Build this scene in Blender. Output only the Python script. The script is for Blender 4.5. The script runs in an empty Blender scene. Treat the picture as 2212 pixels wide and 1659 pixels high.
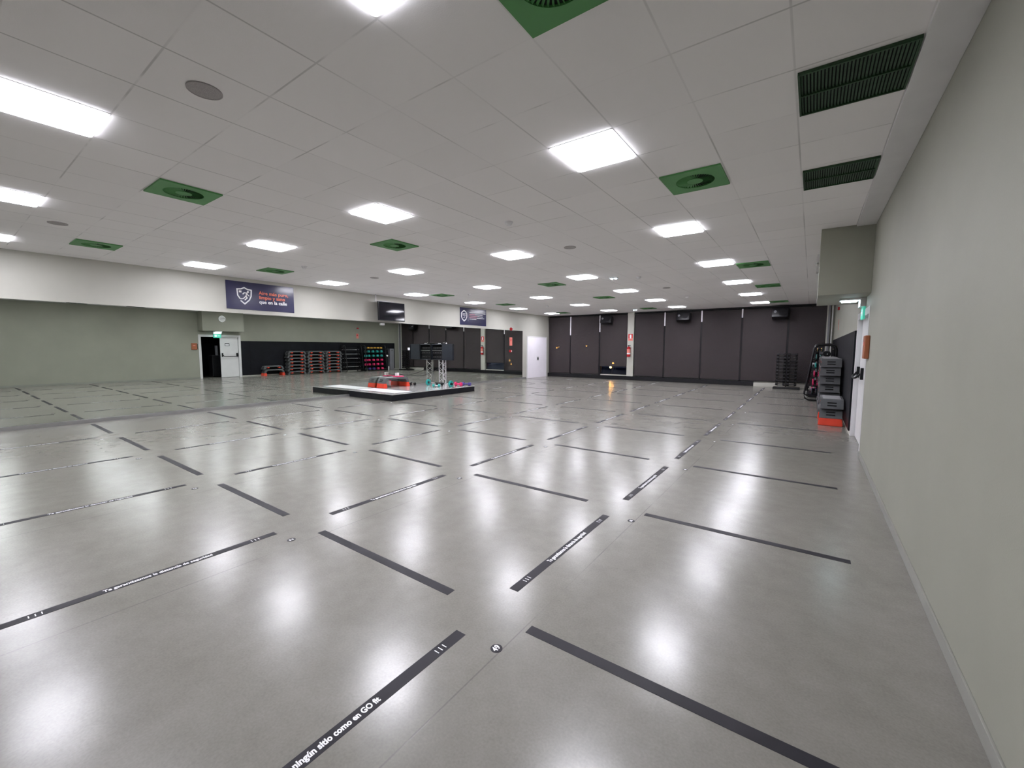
import bpy, bmesh, math, random
from mathutils import Vector, Matrix
random.seed(7)
PI = math.pi
# ------------------------------------------------------------------ camera
CAM = Vector((1.1262, -1.8233, 1.5383))
RIGHT = Vector((0.813037, 0.582201, 0.00348))
UP = Vector((-0.052505, 0.067368, 0.996346))
FWD = Vector((-0.579839, 0.810249, -0.085341))
sc = bpy.context.scene
cam_d = bpy.data.cameras.new('camera')
cam = bpy.data.objects.new('camera', cam_d)
sc.collection.objects.link(cam)
m = Matrix((RIGHT, UP, -FWD)).transposed().to_4x4()
m.translation = CAM
cam.matrix_world = m
cam_d.sensor_width = 36.0
cam_d.lens = 902.127 / 2212 * 36.0
cam_d.clip_end = 200
sc.camera = cam
# ------------------------------------------------------------------ world (night outside) and exposure
w = bpy.data.worlds.new('night'); sc.world = w
w.use_nodes = True
w.node_tree.nodes['Background'].inputs[0].default_value = (0.010, 0.014, 0.035, 1)
w.node_tree.nodes['Background'].inputs[1].default_value = 0.6
sc.view_settings.view_transform = 'Standard'
sc.view_settings.look = 'None'
sc.view_settings.gamma = 1.0
sc.view_settings.use_curve_mapping = False
sc.view_settings.exposure = 0.25
PANEL_STRENGTH = 9.0     # luminous opal lens
LED_WATTS = 9.0          # directional LED array behind each lens
LED_SPREAD = 120

# ------------------------------------------------------------------ room numbers
W = 1.7587      # right wall
XL = -10.75     # left wall / mirror plane
YF = 18.19      # window wall
YB = -3.3       # wall behind the camera
HC = 3.2864     # ceiling
PX, PY = 2.08, 1.9721

# ------------------------------------------------------------------ helpers
def link(o, parent=None):
    sc.collection.objects.link(o)
    if parent is not None:
        o.parent = parent
    return o

def tag(o, label=None, cat=None, group=None, kind=None):
    if label: o['label'] = label
    if cat: o['category'] = cat
    if group: o['group'] = group
    if kind: o['kind'] = kind
    return o

def thing(name, label, cat, loc=(0, 0, 0), rz=0.0, group=None):
    o = bpy.data.objects.new(name, None)
    o.empty_display_size = 0.1
    link(o)
    o.location = loc
    o.rotation_euler = (0, 0, rz)
    return tag(o, label, cat, group)

def dup(o, parent=None):
    c = o.copy()
    link(c, parent)
    if parent is not None:
        c.matrix_parent_inverse = o.matrix_parent_inverse.copy()
    for ch in list(o.children):
        dup(ch, c)
    return c

class MB:
    def __init__(s): s.bm = bmesh.new()
    def _xf(s, vs, mat):
        if mat is not None:
            bmesh.ops.transform(s.bm, matrix=mat, verts=vs)
    def box(s, x0, x1, y0, y1, z0, z1, bev=0.0, seg=2, mat=None):
        r = bmesh.ops.create_cube(s.bm, size=1.0)
        vs = r['verts']
        bmesh.ops.scale(s.bm, vec=(abs(x1-x0), abs(y1-y0), abs(z1-z0)), verts=vs)
        bmesh.ops.translate(s.bm, vec=((x0+x1)/2, (y0+y1)/2, (z0+z1)/2), verts=vs)
        if bev > 0:
            es = list({e for v in vs for e in v.link_edges})
            g = bmesh.ops.bevel(s.bm, geom=es, offset=bev, segments=seg, profile=0.6, affect='EDGES')
            vs = list({v for f in g['faces'] for v in f.verts} | {v for v in vs if v.is_valid})
        s._xf(vs, mat)
        return s
    def cyl(s, p0, p1, r, r2=None, n=16, mat=None):
        p0, p1 = Vector(p0), Vector(p1)
        d = p1 - p0
        g = bmesh.ops.create_cone(s.bm, cap_ends=True, segments=n, radius1=r, radius2=r if r2 is None else r2, depth=d.length)
        q = d.to_track_quat('Z', 'Y').to_matrix().to_4x4()
        q.translation = (p0 + p1) / 2
        bmesh.ops.transform(s.bm, matrix=q, verts=g['verts'])
        s._xf(g['verts'], mat)
        return s
    def tube(s, pts, r, n=8):
        pts = [Vector(p) for p in pts]
        rings = []
        up = Vector((0, 0, 1))
        for i, p in enumerate(pts):
            a = pts[max(i-1, 0)]; b = pts[min(i+1, len(pts)-1)]
            t = (b - a).normalized()
            u = t.cross(up)
            if u.length < 1e-3: u = t.cross(Vector((1, 0, 0)))
            u.normalize(); v = u.cross(t)
            rings.append([s.bm.verts.new(p + r*(math.cos(2*PI*k/n)*u + math.sin(2*PI*k/n)*v)) for k in range(n)])
        for a, b in zip(rings[:-1], rings[1:]):
            for k in range(n):
                s.bm.faces.new((a[k], a[(k+1) % n], b[(k+1) % n], b[k]))
        s.bm.faces.new(rings[0][::-1]); s.bm.faces.new(rings[-1])
        return s
    def poly(s, pts, h, mat=None):
        """polygon in local x,y extruded 0..h in z"""
        a = [s.bm.verts.new((x, y, 0)) for x, y in pts]
        b = [s.bm.verts.new((x, y, h)) for x, y in pts]
        n = len(pts)
        s.bm.faces.new(a[::-1]); s.bm.faces.new(b)
        for k in range(n):
            s.bm.faces.new((a[k], a[(k+1) % n], b[(k+1) % n], b[k]))
        s._xf(a + b, mat)
        return s
    def stroke(s, pts, wd, h, closed=False, mat=None):
        pts = [Vector((x, y)) for x, y in pts]
        n = len(pts)
        L, Rr = [], []
        for i in range(n):
            if closed: a, b = pts[(i-1) % n], pts[(i+1) % n]
            else: a, b = pts[max(i-1, 0)], pts[min(i+1, n-1)]
            p = pts[i]
            d1 = (p - a); d2 = (b - p)
            if d1.length < 1e-9: d1 = d2
            if d2.length < 1e-9: d2 = d1
            d1.normalize(); d2.normalize()
            t = (d1 + d2).normalized()
            nn = Vector((-t.y, t.x))
            k = wd / 2 / max(0.5, abs(nn.dot(Vector((-d1.y, d1.x)))))
            L.append(p + nn*k); Rr.append(p - nn*k)
        m_ = n if closed else n-1
        allv = []
        def V(p, z):
            v = s.bm.verts.new((p.x, p.y, z)); allv.append(v); return v
        l0 = [V(p, 0) for p in L]; r0 = [V(p, 0) for p in Rr]
        l1 = [V(p, h) for p in L]; r1 = [V(p, h) for p in Rr]
        for i in range(m_):
            j = (i+1) % n
            s.bm.faces.new((r1[i], r1[j], l1[j], l1[i]))
            s.bm.faces.new((l0[i], l0[j], r0[j], r0[i]))
            s.bm.faces.new((l1[i], l1[j], l0[j], l0[i]))
            s.bm.faces.new((r0[i], r0[j], r1[j], r1[i]))
        s._xf(allv, mat)
        return s
    def sphere(s, c, r, sx=1, sy=1, sz=1, seg=16, mat=None):
        g = bmesh.ops.create_uvsphere(s.bm, u_segments=seg, v_segments=max(6, seg//2), radius=r)
        bmesh.ops.scale(s.bm, vec=(sx, sy, sz), verts=g['verts'])
        bmesh.ops.translate(s.bm, vec=c, verts=g['verts'])
        s._xf(g['verts'], mat)
        return s
    def build(s, name, mat, parent=None, smooth=False, loc=None):
        bmesh.ops.recalc_face_normals(s.bm, faces=s.bm.faces)
        me = bpy.data.meshes.new(name)
        s.bm.to_mesh(me); s.bm.free()
        me.materials.append(mat)
        if smooth:
            for p in me.polygons: p.use_smooth = True
            try: me.set_sharp_from_angle(angle=math.radians(40))
            except Exception: pass
        o = bpy.data.objects.new(name, me)
        link(o, parent)
        if loc is not None: o.location = loc
        return o

def text_mesh(name, body, size, mat, parent, M4, align='CENTER', off=0.0, extrude=0.0006, spacing=1.0, width=None):
    cu = bpy.data.curves.new('text', 'FONT')
    cu.body = body; cu.size = size; cu.align_x = align; cu.align_y = 'CENTER'
    cu.offset = off; cu.extrude = extrude; cu.space_character = spacing
    cu.resolution_u = 3
    t = bpy.data.objects.new('text_tmp', cu); link(t)
    bpy.context.view_layer.update()
    dg = bpy.context.evaluated_depsgraph_get()
    me = bpy.data.meshes.new_from_object(t.evaluated_get(dg))
    bpy.data.objects.remove(t); bpy.data.curves.remove(cu)
    me.name = name
    if width:
        xs = [v.co.x for v in me.vertices]
        k = width / (max(xs) - min(xs))
        for v in me.vertices: v.co.x *= k
    me.transform(M4)
    me.materials.clear(); me.materials.append(mat)
    o = bpy.data.objects.new(name, me); link(o, parent)
    return o

# ------------------------------------------------------------------ materials
def mat(name, col, rough=0.5, metal=0.0, spec=0.5, emit=None, estr=0.0, coat=0.0, noise=None, bump=None):
    m = bpy.data.materials.new(name); m.use_nodes = True
    nt = m.node_tree; b = nt.nodes['Principled BSDF']
    b.inputs['Base Color'].default_value = (*col, 1)
    b.inputs['Roughness'].default_value = rough
    b.inputs['Metallic'].default_value = metal
    b.inputs['Specular IOR Level'].default_value = spec
    b.inputs['Coat Weight'].default_value = coat
    if emit:
        b.inputs['Emission Color'].default_value = (*emit, 1)
        b.inputs['Emission Strength'].default_value = estr
    if noise or bump:
        tc = nt.nodes.new('ShaderNodeTexCoord')
        n = nt.nodes.new('ShaderNodeTexNoise')
        nt.links.new(tc.outputs['Object'], n.inputs['Vector'])
        n.inputs['Scale'].default_value = (noise or bump)[0]
        n.inputs['Detail'].default_value = 5
        if noise:
            mx = nt.nodes.new('ShaderNodeMixRGB'); mx.blend_type = 'MULTIPLY'
            mx.inputs[0].default_value = 1
            mx.inputs[1].default_value = (*col, 1)
            mr = nt.nodes.new('ShaderNodeMapRange')
            mr.inputs[1].default_value = 0.3; mr.inputs[2].default_value = 0.7
            mr.inputs[3].default_value = 1 - noise[1]; mr.inputs[4].default_value = 1 + noise[1]
            nt.links.new(n.outputs['Fac'], mr.inputs[0]); nt.links.new(mr.outputs[0], mx.inputs[2])
            nt.links.new(mx.outputs[0], b.inputs['Base Color'])
        if bump:
            n2 = nt.nodes.new('ShaderNodeTexNoise'); n2.inputs['Scale'].default_value = bump[0]; n2.inputs['Detail'].default_value = 4
            nt.links.new(tc.outputs['Object'], n2.inputs['Vector'])
            bp = nt.nodes.new('ShaderNodeBump'); bp.inputs['Strength'].default_value = bump[1]; bp.inputs['Distance'].default_value = bump[2]
            nt.links.new(n2.outputs['Fac'], bp.inputs['Height']); nt.links.new(bp.outputs[0], b.inputs['Normal'])
    return m

class NT:
    def __init__(s, name):
        s.m = bpy.data.materials.new(name); s.m.use_nodes = True
        s.nt = s.m.node_tree; s.b = s.nt.nodes['Principled BSDF']
    def n(s, t, **k):
        n = s.nt.nodes.new(t)
        for a, v in k.items(): setattr(n, a, v)
        return n
    def l(s, a, b): s.nt.links.new(a, b)
    def math(s, op, a, b=None, c=None):
        n = s.n('ShaderNodeMath', operation=op)
        for i, v in enumerate((a, b, c)):
            if v is None: continue
            if isinstance(v, (int, float)): n.inputs[i].default_value = v
            else: s.l(v, n.inputs[i])
        return n.outputs[0]
    def noise(s, vec, scale, detail=4, rough=0.5):
        n = s.n('ShaderNodeTexNoise'); n.inputs['Scale'].default_value = scale
        n.inputs['Detail'].default_value = detail; n.inputs['Roughness'].default_value = rough
        s.l(vec, n.inputs['Vector']); return n.outputs['Fac']
    def rng(s, f, a, b, c, d):
        n = s.n('ShaderNodeMapRange'); s.l(f, n.inputs[0])
        for i, v in enumerate((a, b, c, d)): n.inputs[i+1].default_value = v
        return n.outputs[0]
    def line(s, coord, offset, period, half, soft):
        """1 on lines at offset + k*period"""
        a = s.math('ADD', coord, -offset + period*0.5 + 1000*period)
        a = s.math('MODULO', a, period)
        a = s.math('ABSOLUTE', s.math('SUBTRACT', a, period*0.5))
        return s.rng(a, half, half + soft, 1.0, 0.0)

def floor_material():
    t = NT('grey_vinyl_floor')
    geo = t.n('ShaderNodeNewGeometry'); pos = geo.outputs['Position']
    sep = t.n('ShaderNodeSeparateXYZ'); t.l(pos, sep.inputs[0])
    big = t.noise(pos, 1.3, 6, 0.6)
    mid = t.noise(pos, 7.0, 6, 0.65)
    fine = t.noise(pos, 90.0, 3, 0.5)
    ramp = t.n('ShaderNodeValToRGB')
    ramp.color_ramp.elements[0].position = 0.3; ramp.color_ramp.elements[0].color = (0.170, 0.164, 0.141, 1)
    ramp.color_ramp.elements[1].position = 0.7; ramp.color_ramp.elements[1].color = (0.228, 0.219, 0.194, 1)
    f = t.math('ADD', t.math('MULTIPLY', big, 0.5), t.math('MULTIPLY', mid, 0.5))
    t.l(f, ramp.inputs[0])
    seam = t.line(sep.outputs[0], -0.085, 2.0, 0.0022, 0.003)
    brk = t.rng(t.noise(pos, 0.9, 2), 0.42, 0.52, 0.15, 1.0)
    seam = t.math('MULTIPLY', seam, brk)
    mx = t.n('ShaderNodeMixRGB'); mx.inputs[2].default_value = (0.13, 0.127, 0.115, 1)
    t.l(t.math('MULTIPLY', seam, 0.75), mx.inputs[0]); t.l(ramp.outputs[0], mx.inputs[1])
    sp = t.n('ShaderNodeMixRGB', blend_type='MULTIPLY'); sp.inputs[0].default_value = 1
    t.l(mx.outputs[0], sp.inputs[1]); t.l(t.rng(fine, 0.3, 0.7, 0.93, 1.07), sp.inputs[2])
    t.l(sp.outputs[0], t.b.inputs['Base Color'])
    t.l(t.rng(t.noise(pos, 3.0, 5, 0.6), 0.3, 0.7, 0.205, 0.252), t.b.inputs['Roughness'])
    t.b.inputs['Specular IOR Level'].default_value = 0.62
    # slow waves, strongest near the seams, and a fine orange-peel grain
    wave = t.noise(pos, 4.5, 1, 0.4)
    hh = wave
    hh = t.math('ADD', hh, t.math('MULTIPLY', seam, -0.15))
    bp = t.n('ShaderNodeBump'); bp.inputs['Strength'].default_value = 0.6; bp.inputs['Distance'].default_value = 0.0010
    t.l(hh, bp.inputs['Height']); t.l(bp.outputs[0], t.b.inputs['Normal'])
    return t.m

def ceiling_material():
    t = NT('white_ceiling_tiles')
    geo = t.n('ShaderNodeNewGeometry'); pos = geo.outputs['Position']
    sep = t.n('ShaderNodeSeparateXYZ'); t.l(pos, sep.inputs[0])
    lx = t.line(sep.outputs[0], 0.346, 0.6, 0.004, 0.004)
    ly = t.line(sep.outputs[1], 1.4666, 0.5907, 0.004, 0.004)
    nx = t.rng(t.noise(pos, 0.8, 3), 0.40, 0.60, 0.20, 0.95)
    ny = t.rng(t.noise(pos, 1.9, 3), 0.46, 0.62, 0.06, 0.85)
    g = t.math('MAXIMUM', t.math('MULTIPLY', lx, nx), t.math('MULTIPLY', ly, ny))
    g = t.math('MULTIPLY', g, 0.42)
    # every tile a slightly different white
    fx = t.math('FLOOR', t.math('DIVIDE', t.math('ADD', sep.outputs[0], -0.346 + 60), 0.6))
    fy = t.math('FLOOR', t.math('DIVIDE', t.math('ADD', sep.outputs[1], -1.4666 + 59.07), 0.5907))
    cmb = t.n('ShaderNodeCombineXYZ'); t.l(fx, cmb.inputs[0]); t.l(fy, cmb.inputs[1])
    wn = t.n('ShaderNodeTexWhiteNoise'); t.l(cmb.outputs[0], wn.inputs[0])
    tint = t.rng(wn.outputs[0], 0, 1, 0.965, 1.0)
    base = t.n('ShaderNodeMixRGB', blend_type='MULTIPLY'); base.inputs[0].default_value = 1
    base.inputs[1].default_value = (0.86, 0.835, 0.835, 1); t.l(tint, base.inputs[2])
    mx = t.n('ShaderNodeMixRGB'); mx.inputs[2].default_value = (0.12, 0.115, 0.11, 1)
    t.l(g, mx.inputs[0]); t.l(base.outputs[0], mx.inputs[1]); t.l(mx.outputs[0], t.b.inputs['Base Color'])
    t.b.inputs['Roughness'].default_value = 0.9
    bp = t.n('ShaderNodeBump'); bp.inputs['Strength'].default_value = 0.25; bp.inputs['Distance'].default_value = 0.002
    t.l(t.noise(pos, 180, 3), bp.inputs['Height']); t.l(bp.outputs[0], t.b.inputs['Normal'])
    return t.m

def wall_material(name, c):
    t = NT(name)
    geo = t.n('ShaderNodeNewGeometry'); pos = geo.outputs['Position']
    mx = t.n('ShaderNodeMixRGB', blend_type='MULTIPLY'); mx.inputs[0].default_value = 1
    mx.inputs[1].default_value = (*c, 1)
    t.l(t.rng(t.noise(pos, 1.1, 5, 0.55), 0.3, 0.7, 0.95, 1.05), mx.inputs[2])
    t.l(mx.outputs[0], t.b.inputs['Base Color'])
    t.b.inputs['Roughness'].default_value = 0.62
    bp = t.n('ShaderNodeBump'); bp.inputs['Strength'].default_value = 0.3; bp.inputs['Distance'].default_value = 0.0015
    t.l(t.noise(pos, 120, 3), bp.inputs['Height']); t.l(bp.outputs[0], t.b.inputs['Normal'])
    return t.m

def blind_material():
    t = NT('brown_blind_fabric')
    tc = t.n('ShaderNodeNewGeometry')
    mx = t.n('ShaderNodeMixRGB', blend_type='MULTIPLY'); mx.inputs[0].default_value = 1
    mx.inputs[1].default_value = (0.050, 0.039, 0.040, 1)
    t.l(t.rng(t.noise(tc.outputs['Position'], 220, 2), 0.3, 0.7, 0.8, 1.2), mx.inputs[2])
    t.l(mx.outputs[0], t.b.inputs['Base Color'])
    t.b.inputs['Roughness'].default_value = 0.75
    tr = t.n('ShaderNodeBsdfTransparent'); ms = t.n('ShaderNodeMixShader'); ms.inputs[0].default_value = 0.19
    out = t.nt.nodes['Material Output']
    t.l(t.b.outputs[0], ms.inputs[1]); t.l(tr.outputs[0], ms.inputs[2]); t.l(ms.outputs[0], out.inputs['Surface'])
    return t.m

def glass_material():
    t = NT('window_glass')
    gl = t.n('ShaderNodeBsdfGlossy'); gl.inputs['Roughness'].default_value = 0.01; gl.inputs['Color'].default_value = (0.75, 0.8, 1, 1)
    tr = t.n('ShaderNodeBsdfTransparent'); tr.inputs['Color'].default_value = (0.8, 0.85, 0.95, 1)
    fr = t.n('ShaderNodeFresnel'); fr.inputs['IOR'].default_value = 1.5
    ms = t.n('ShaderNodeMixShader'); t.l(fr.outputs[0], ms.inputs[0])
    t.l(tr.outputs[0], ms.inputs[1]); t.l(gl.outputs[0], ms.inputs[2])
    t.l(ms.outputs[0], t.nt.nodes['Material Output'].inputs['Surface'])
    return t.m

M = {}
M['floor'] = floor_material()
M['ceiling'] = ceiling_material()
M['wall'] = wall_material('grey_green_wall_paint', (0.300, 0.302, 0.250))
M['white_wall'] = wall_material('pale_plaster_paint', (0.475, 0.47, 0.42))
M['blind'] = blind_material()
M['glass'] = glass_material()
M['mirror'] = mat('mirror_glass', (0.70, 0.745, 0.69), 0.0, 1.0)
M['skirting'] = mat('grey_skirting', (0.30, 0.30, 0.295), 0.28, 0.5, noise=(3, 0.1))
M['skirting_pale'] = mat('pale_skirting', (0.26, 0.26, 0.232), 0.5, noise=(2, 0.08))
def lens_material():
    t = NT('light_diffuser')
    e = t.n('ShaderNodeEmission'); e.inputs[0].default_value = (0.955, 0.958, 1.05, 1); e.inputs[1].default_value = PANEL_STRENGTH
    tr = t.n('ShaderNodeBsdfTransparent'); ad = t.n('ShaderNodeAddShader')
    t.l(e.outputs[0], ad.inputs[0]); t.l(tr.outputs[0], ad.inputs[1])
    t.l(ad.outputs[0], t.nt.nodes['Material Output'].inputs['Surface'])
    return t.m
M['led'] = lens_material()
led_light = bpy.data.lights.new('led_array', 'AREA')
led_light.shape = 'SQUARE'; led_light.size = 0.55; led_light.energy = LED_WATTS
led_light.color = (0.955, 0.958, 1.05); led_light.spread = math.radians(LED_SPREAD)
M['white_metal'] = mat('white_painted_metal', (0.72, 0.71, 0.72), 0.35, noise=(4, 0.03))
M['door_white'] = mat('white_door_paint', (0.93, 0.89, 0.95), 0.35, noise=(2, 0.03))
M['black_plastic'] = mat('black_plastic', (0.008, 0.008, 0.010), 0.40, spec=0.3, noise=(8, 0.2))
M['black_metal'] = mat('black_powder_coat', (0.008, 0.008, 0.010), 0.34, spec=0.35, noise=(10, 0.2))
M['black_panel'] = mat('black_wall_panel', (0.0075, 0.008, 0.011), 0.5, spec=0.15, noise=(3, 0.2))
M['black_tape'] = mat('black_floor_tape', (0.015, 0.014, 0.019), 0.50, spec=0.25, noise=(6, 0.25))
M['white_print'] = mat('white_print', (0.82, 0.82, 0.84), 0.5, noise=(40, 0.05))
M['green_metal'] = mat('green_painted_metal', (0.072, 0.27, 0.072), 0.5, noise=(4, 0.06))
M['rail'] = mat('satin_black_rail', (0.02, 0.02, 0.022), 0.3, noise=(6, 0.1))
M['green_dark'] = mat('dark_green_metal', (0.020, 0.062, 0.024), 0.6, noise=(60, 0.3))
M['void'] = mat('dark_duct', (0.006, 0.010, 0.007), 0.9, noise=(5, 0.2))
M['speaker_grey'] = mat('grey_speaker_mesh', (0.36, 0.335, 0.335), 0.7, noise=(250, 0.25))
M['navy'] = mat('navy_poster', (0.022, 0.022, 0.075), 0.22, noise=(2, 0.08))
M['orange_print'] = mat('orange_print', (0.75, 0.16, 0.08), 0.4, noise=(40, 0.05))
M['pink_print'] = mat('pink_print', (0.50, 0.20, 0.28), 0.4, noise=(40, 0.05))
M['stage_top'] = mat('pale_stage_laminate', (0.40, 0.395, 0.385), 0.13, noise=(5, 0.05))
M['stage_side'] = mat('black_stage_side', (0.010, 0.010, 0.013), 0.5, spec=0.2, noise=(4, 0.2))
M['step_grey'] = mat('grey_step_plastic', (0.090, 0.094, 0.099), 0.42, noise=(6, 0.08), bump=(60, 0.2, 0.001))
M['step_top'] = mat('pale_step_mat', (0.30, 0.30, 0.31), 0.5, noise=(30, 0.1))
M['board_white'] = mat('white_board_laminate', (0.85, 0.83, 0.87), 0.3, noise=(8, 0.03))
M['step_orange'] = mat('orange_step_plastic', (0.72, 0.050, 0.018), 0.42, noise=(6, 0.06))
M['steel'] = mat('bright_steel', (0.62, 0.62, 0.64), 0.28, 1.0, noise=(12, 0.06))
M['truss'] = mat('brushed_aluminium', (0.72, 0.70, 0.72), 0.38, 0.85, noise=(12, 0.06))
M['teal'] = mat('teal_vinyl', (0.03, 0.36, 0.33), 0.35, noise=(10, 0.08))
M['yellow'] = mat('yellow_vinyl', (0.75, 0.42, 0.06), 0.35, noise=(10, 0.08))
M['pink'] = mat('pink_vinyl', (0.70, 0.030, 0.14), 0.35, noise=(10, 0.08))
M['purple'] = mat('purple_vinyl', (0.075, 0.055, 0.26), 0.35, noise=(10, 0.08))
M['dark_teal'] = mat('dark_grey_vinyl', (0.03, 0.05, 0.05), 0.4, noise=(10, 0.1))
M['red'] = mat('red_enamel', (0.42, 0.012, 0.018), 0.25, noise=(8, 0.06))
M['red_print'] = mat('red_sign_print', (0.55, 0.03, 0.03), 0.4, noise=(20, 0.05))
M['salmon'] = mat('salmon_sign_print', (0.72, 0.22, 0.18), 0.4, noise=(20, 0.05))
M['amber_box'] = mat('orange_plastic_box', (0.38, 0.125, 0.055), 0.4, noise=(8, 0.08))
M['cabinet_grey'] = mat('grey_cabinet_metal', (0.20, 0.20, 0.22), 0.4, noise=(4, 0.05))
M['screen'] = mat('tv_screen_glass', (0.004, 0.004, 0.007), 0.06, noise=(4, 0.1))
M['rack_blue'] = mat('blue_black_rack_metal', (0.016, 0.020, 0.030), 0.4, noise=(8, 0.2))
M['exit_green'] = mat('green_exit_panel', (0.05, 0.50, 0.35), 0.4, emit=(0.12, 0.75, 0.55), estr=0.28)
M['exit_led'] = mat('emergency_tube', (0.9, 0.95, 1.0), 0.4, emit=(0.75, 0.95, 1.0), estr=14)
M['spot_led'] = mat('emergency_spot', (0.9, 0.95, 1.0), 0.4, emit=(0.70, 0.88, 1.0), estr=22)
M['street_lamp'] = mat('sodium_lamp', (0.9, 0.5, 0.1), 0.4, emit=(1.0, 0.42, 0.07), estr=55)
M['clock_face'] = mat('clock_face', (0.62, 0.62, 0.60), 0.3, noise=(3, 0.04))
M['chrome'] = mat('chrome', (0.8, 0.8, 0.82), 0.12, 1.0, noise=(10, 0.02))
M['white_cloth'] = mat('white_cloth', (0.72, 0.72, 0.75), 0.8, noise=(20, 0.1))
M['night'] = mat('night_paving', (0.010, 0.013, 0.030), 0.8, noise=(1, 0.3))
M['cable'] = mat('black_cable', (0.010, 0.010, 0.012), 0.45, noise=(20, 0.1))

def structure(o): o['kind'] = 'structure'; return o
CNT = ['first', 'second', 'third', 'fourth', 'fifth', 'sixth', 'seventh', 'eighth', 'ninth', 'tenth']
ORD = ['nearest', 'second', 'third', 'fourth', 'fifth', 'sixth', 'seventh', 'eighth', 'ninth', 'tenth']

# ================================================================== SHELL
structure(MB().box(XL-0.2, W+0.25, YB-0.2, YF+0.25, -0.12, 0).build('floor', M['floor']))
structure(MB().box(XL-0.2, W+0.25, YB-0.2, YF+0.25, HC, HC+0.12).build('ceiling', M['ceiling']))
structure(MB().box(XL-0.2, W+0.2, YB-0.15, YB, 0, HC).build('wall_back', M['wall']))
# left wall, plain plaster behind the mirror
structure(MB().box(XL-0.15, XL, YB, YF+0.2, 0, HC).build('wall_left', M['white_wall']))
# plaster margin of the ceiling along the right wall
structure(MB().box(1.548, W, YB, YF, HC-0.022, HC+0.01, bev=0.003).build('trim_1', M['ceiling_margin'] if 'ceiling_margin' in M else M['white_metal']))
# right wall with the door opening
D0, D1, DZ = 5.97, 7.72, 2.10
b = MB()
b.box(W, W+0.16, YB, D0, 0, HC); b.box(W, W+0.16, D1, YF+0.2, 0, HC); b.box(W, W+0.16, D0, D1, DZ, HC)
structure(b.build('wall_right', M['wall']))
structure(MB().box(W-0.012, W, YB, D0-0.05, 0, 0.075, bev=0.003).build('baseboard_right', M['skirting_pale']))
structure(MB().box(W-0.012, W, D1+0.05, YF-0.02, 0, 0.07, bev=0.003).build('baseboard_right_far', M['white_wall']))
# bulkhead over the door
structure(MB().box(1.15, W, 5.92, 7.72, 2.33, HC, bev=0.004).build('trim_2', M['wall']))
# low plinth below the mirror
structure(MB().box(XL, XL+0.045, YB, 15.95, 0, 0.075, bev=0.004).build('baseboard_left', M['skirting']))

# window wall
b = MB()
b.box(XL-0.2, W+0.2, YF+0.06, YF+0.2, 0, 0.24)
b.box(XL-0.2, W+0.2, YF+0.06, YF+0.2, HC-0.12, HC)
b.box(1.52, W+0.2, YF-0.06, YF+0.2, 0, HC)
b.box(-6.24, -5.93, YF-0.05, YF+0.2, 0.19, HC)
structure(b.build('wall_far', M['white_wall']))
structure(MB().box(XL+0.02, -0.79, YF-0.05, YF+0.06, 0, 0.19, bev=0.004).build('baseboard_far', M['black_plastic']))
structure(MB().box(-0.79, 1.53, YF-0.05, YF+0.06, 0, 0.15, bev=0.004).build('baseboard_far_pale', M['white_wall']))
structure(MB().box(1.56, 1.63, YF-0.16, YF-0.06, 0, HC, bev=0.01).build('trim_3', M['cabinet_grey']))
structure(MB().cyl((1.69, YF-0.12, 0), (1.69, YF-0.12, HC), 0.022).build('trim_4', M['white_metal'], smooth=True))
bounds = [-10.72, -9.37, -7.71, -6.25, -4.49, -2.90, -1.32, 0.31]
k = 5
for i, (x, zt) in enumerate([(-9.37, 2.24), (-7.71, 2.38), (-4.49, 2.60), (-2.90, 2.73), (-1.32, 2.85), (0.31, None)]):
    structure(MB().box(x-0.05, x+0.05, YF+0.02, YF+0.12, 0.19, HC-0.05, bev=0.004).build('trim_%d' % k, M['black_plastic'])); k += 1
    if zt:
        structure(MB().box(x-0.026, x+0.026, YF-0.012, YF+0.018, zt, HC-0.07, bev=0.003).build('trim_%d' % k, M['door_white'])); k += 1  # white strip stands in for the bright window reflection in the blind gap
structure(MB().box(XL+0.02, -6.26, YF-0.03, YF+0.06, HC-0.05, HC, bev=0.003).build('trim_%d' % k, M['black_plastic'])); k += 1
structure(MB().box(-5.92, 1.52, YF-0.03, YF+0.06, HC-0.05, HC, bev=0.003).build('trim_%d' % k, M['black_plastic'])); k += 1
edges = [-10.72, -9.37, -7.71, -6.25]
edges2 = [-5.92, -4.49, -2.90, -1.32, 0.31, 1.52]
wn = 1
pairs = [(edges[i], edges[i+1]) for i in range(3)] + [(edges2[i], edges2[i+1]) for i in range(5)]
for (a, c) in pairs:
    o = structure(MB().box(a+0.03, c-0.03, YF+0.09, YF+0.10, 0.22, HC-0.1).build('window_%d' % wn, M['glass']))
    f = MB()
    for (u0, u1, v0, v1) in ((a+0.02, c-0.02, 0.2, 0.26), (a+0.02, c-0.02, HC-0.16, HC-0.1), (a+0.02, a+0.07, 0.2, HC-0.1), (c-0.07, c-0.02, 0.2, HC-0.1)):
        f.box(u0, u1, YF+0.07, YF+0.12, v0, v1)
    f.build('window_frame', M['black_plastic'], o)
    wn += 1
# outside: dark terrace and a low wall seen under the raised blind
structure(MB().box(-30, 20, YF+0.2, YF+14, -0.2, -0.02).build('ground_outside', M['night']))

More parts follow.
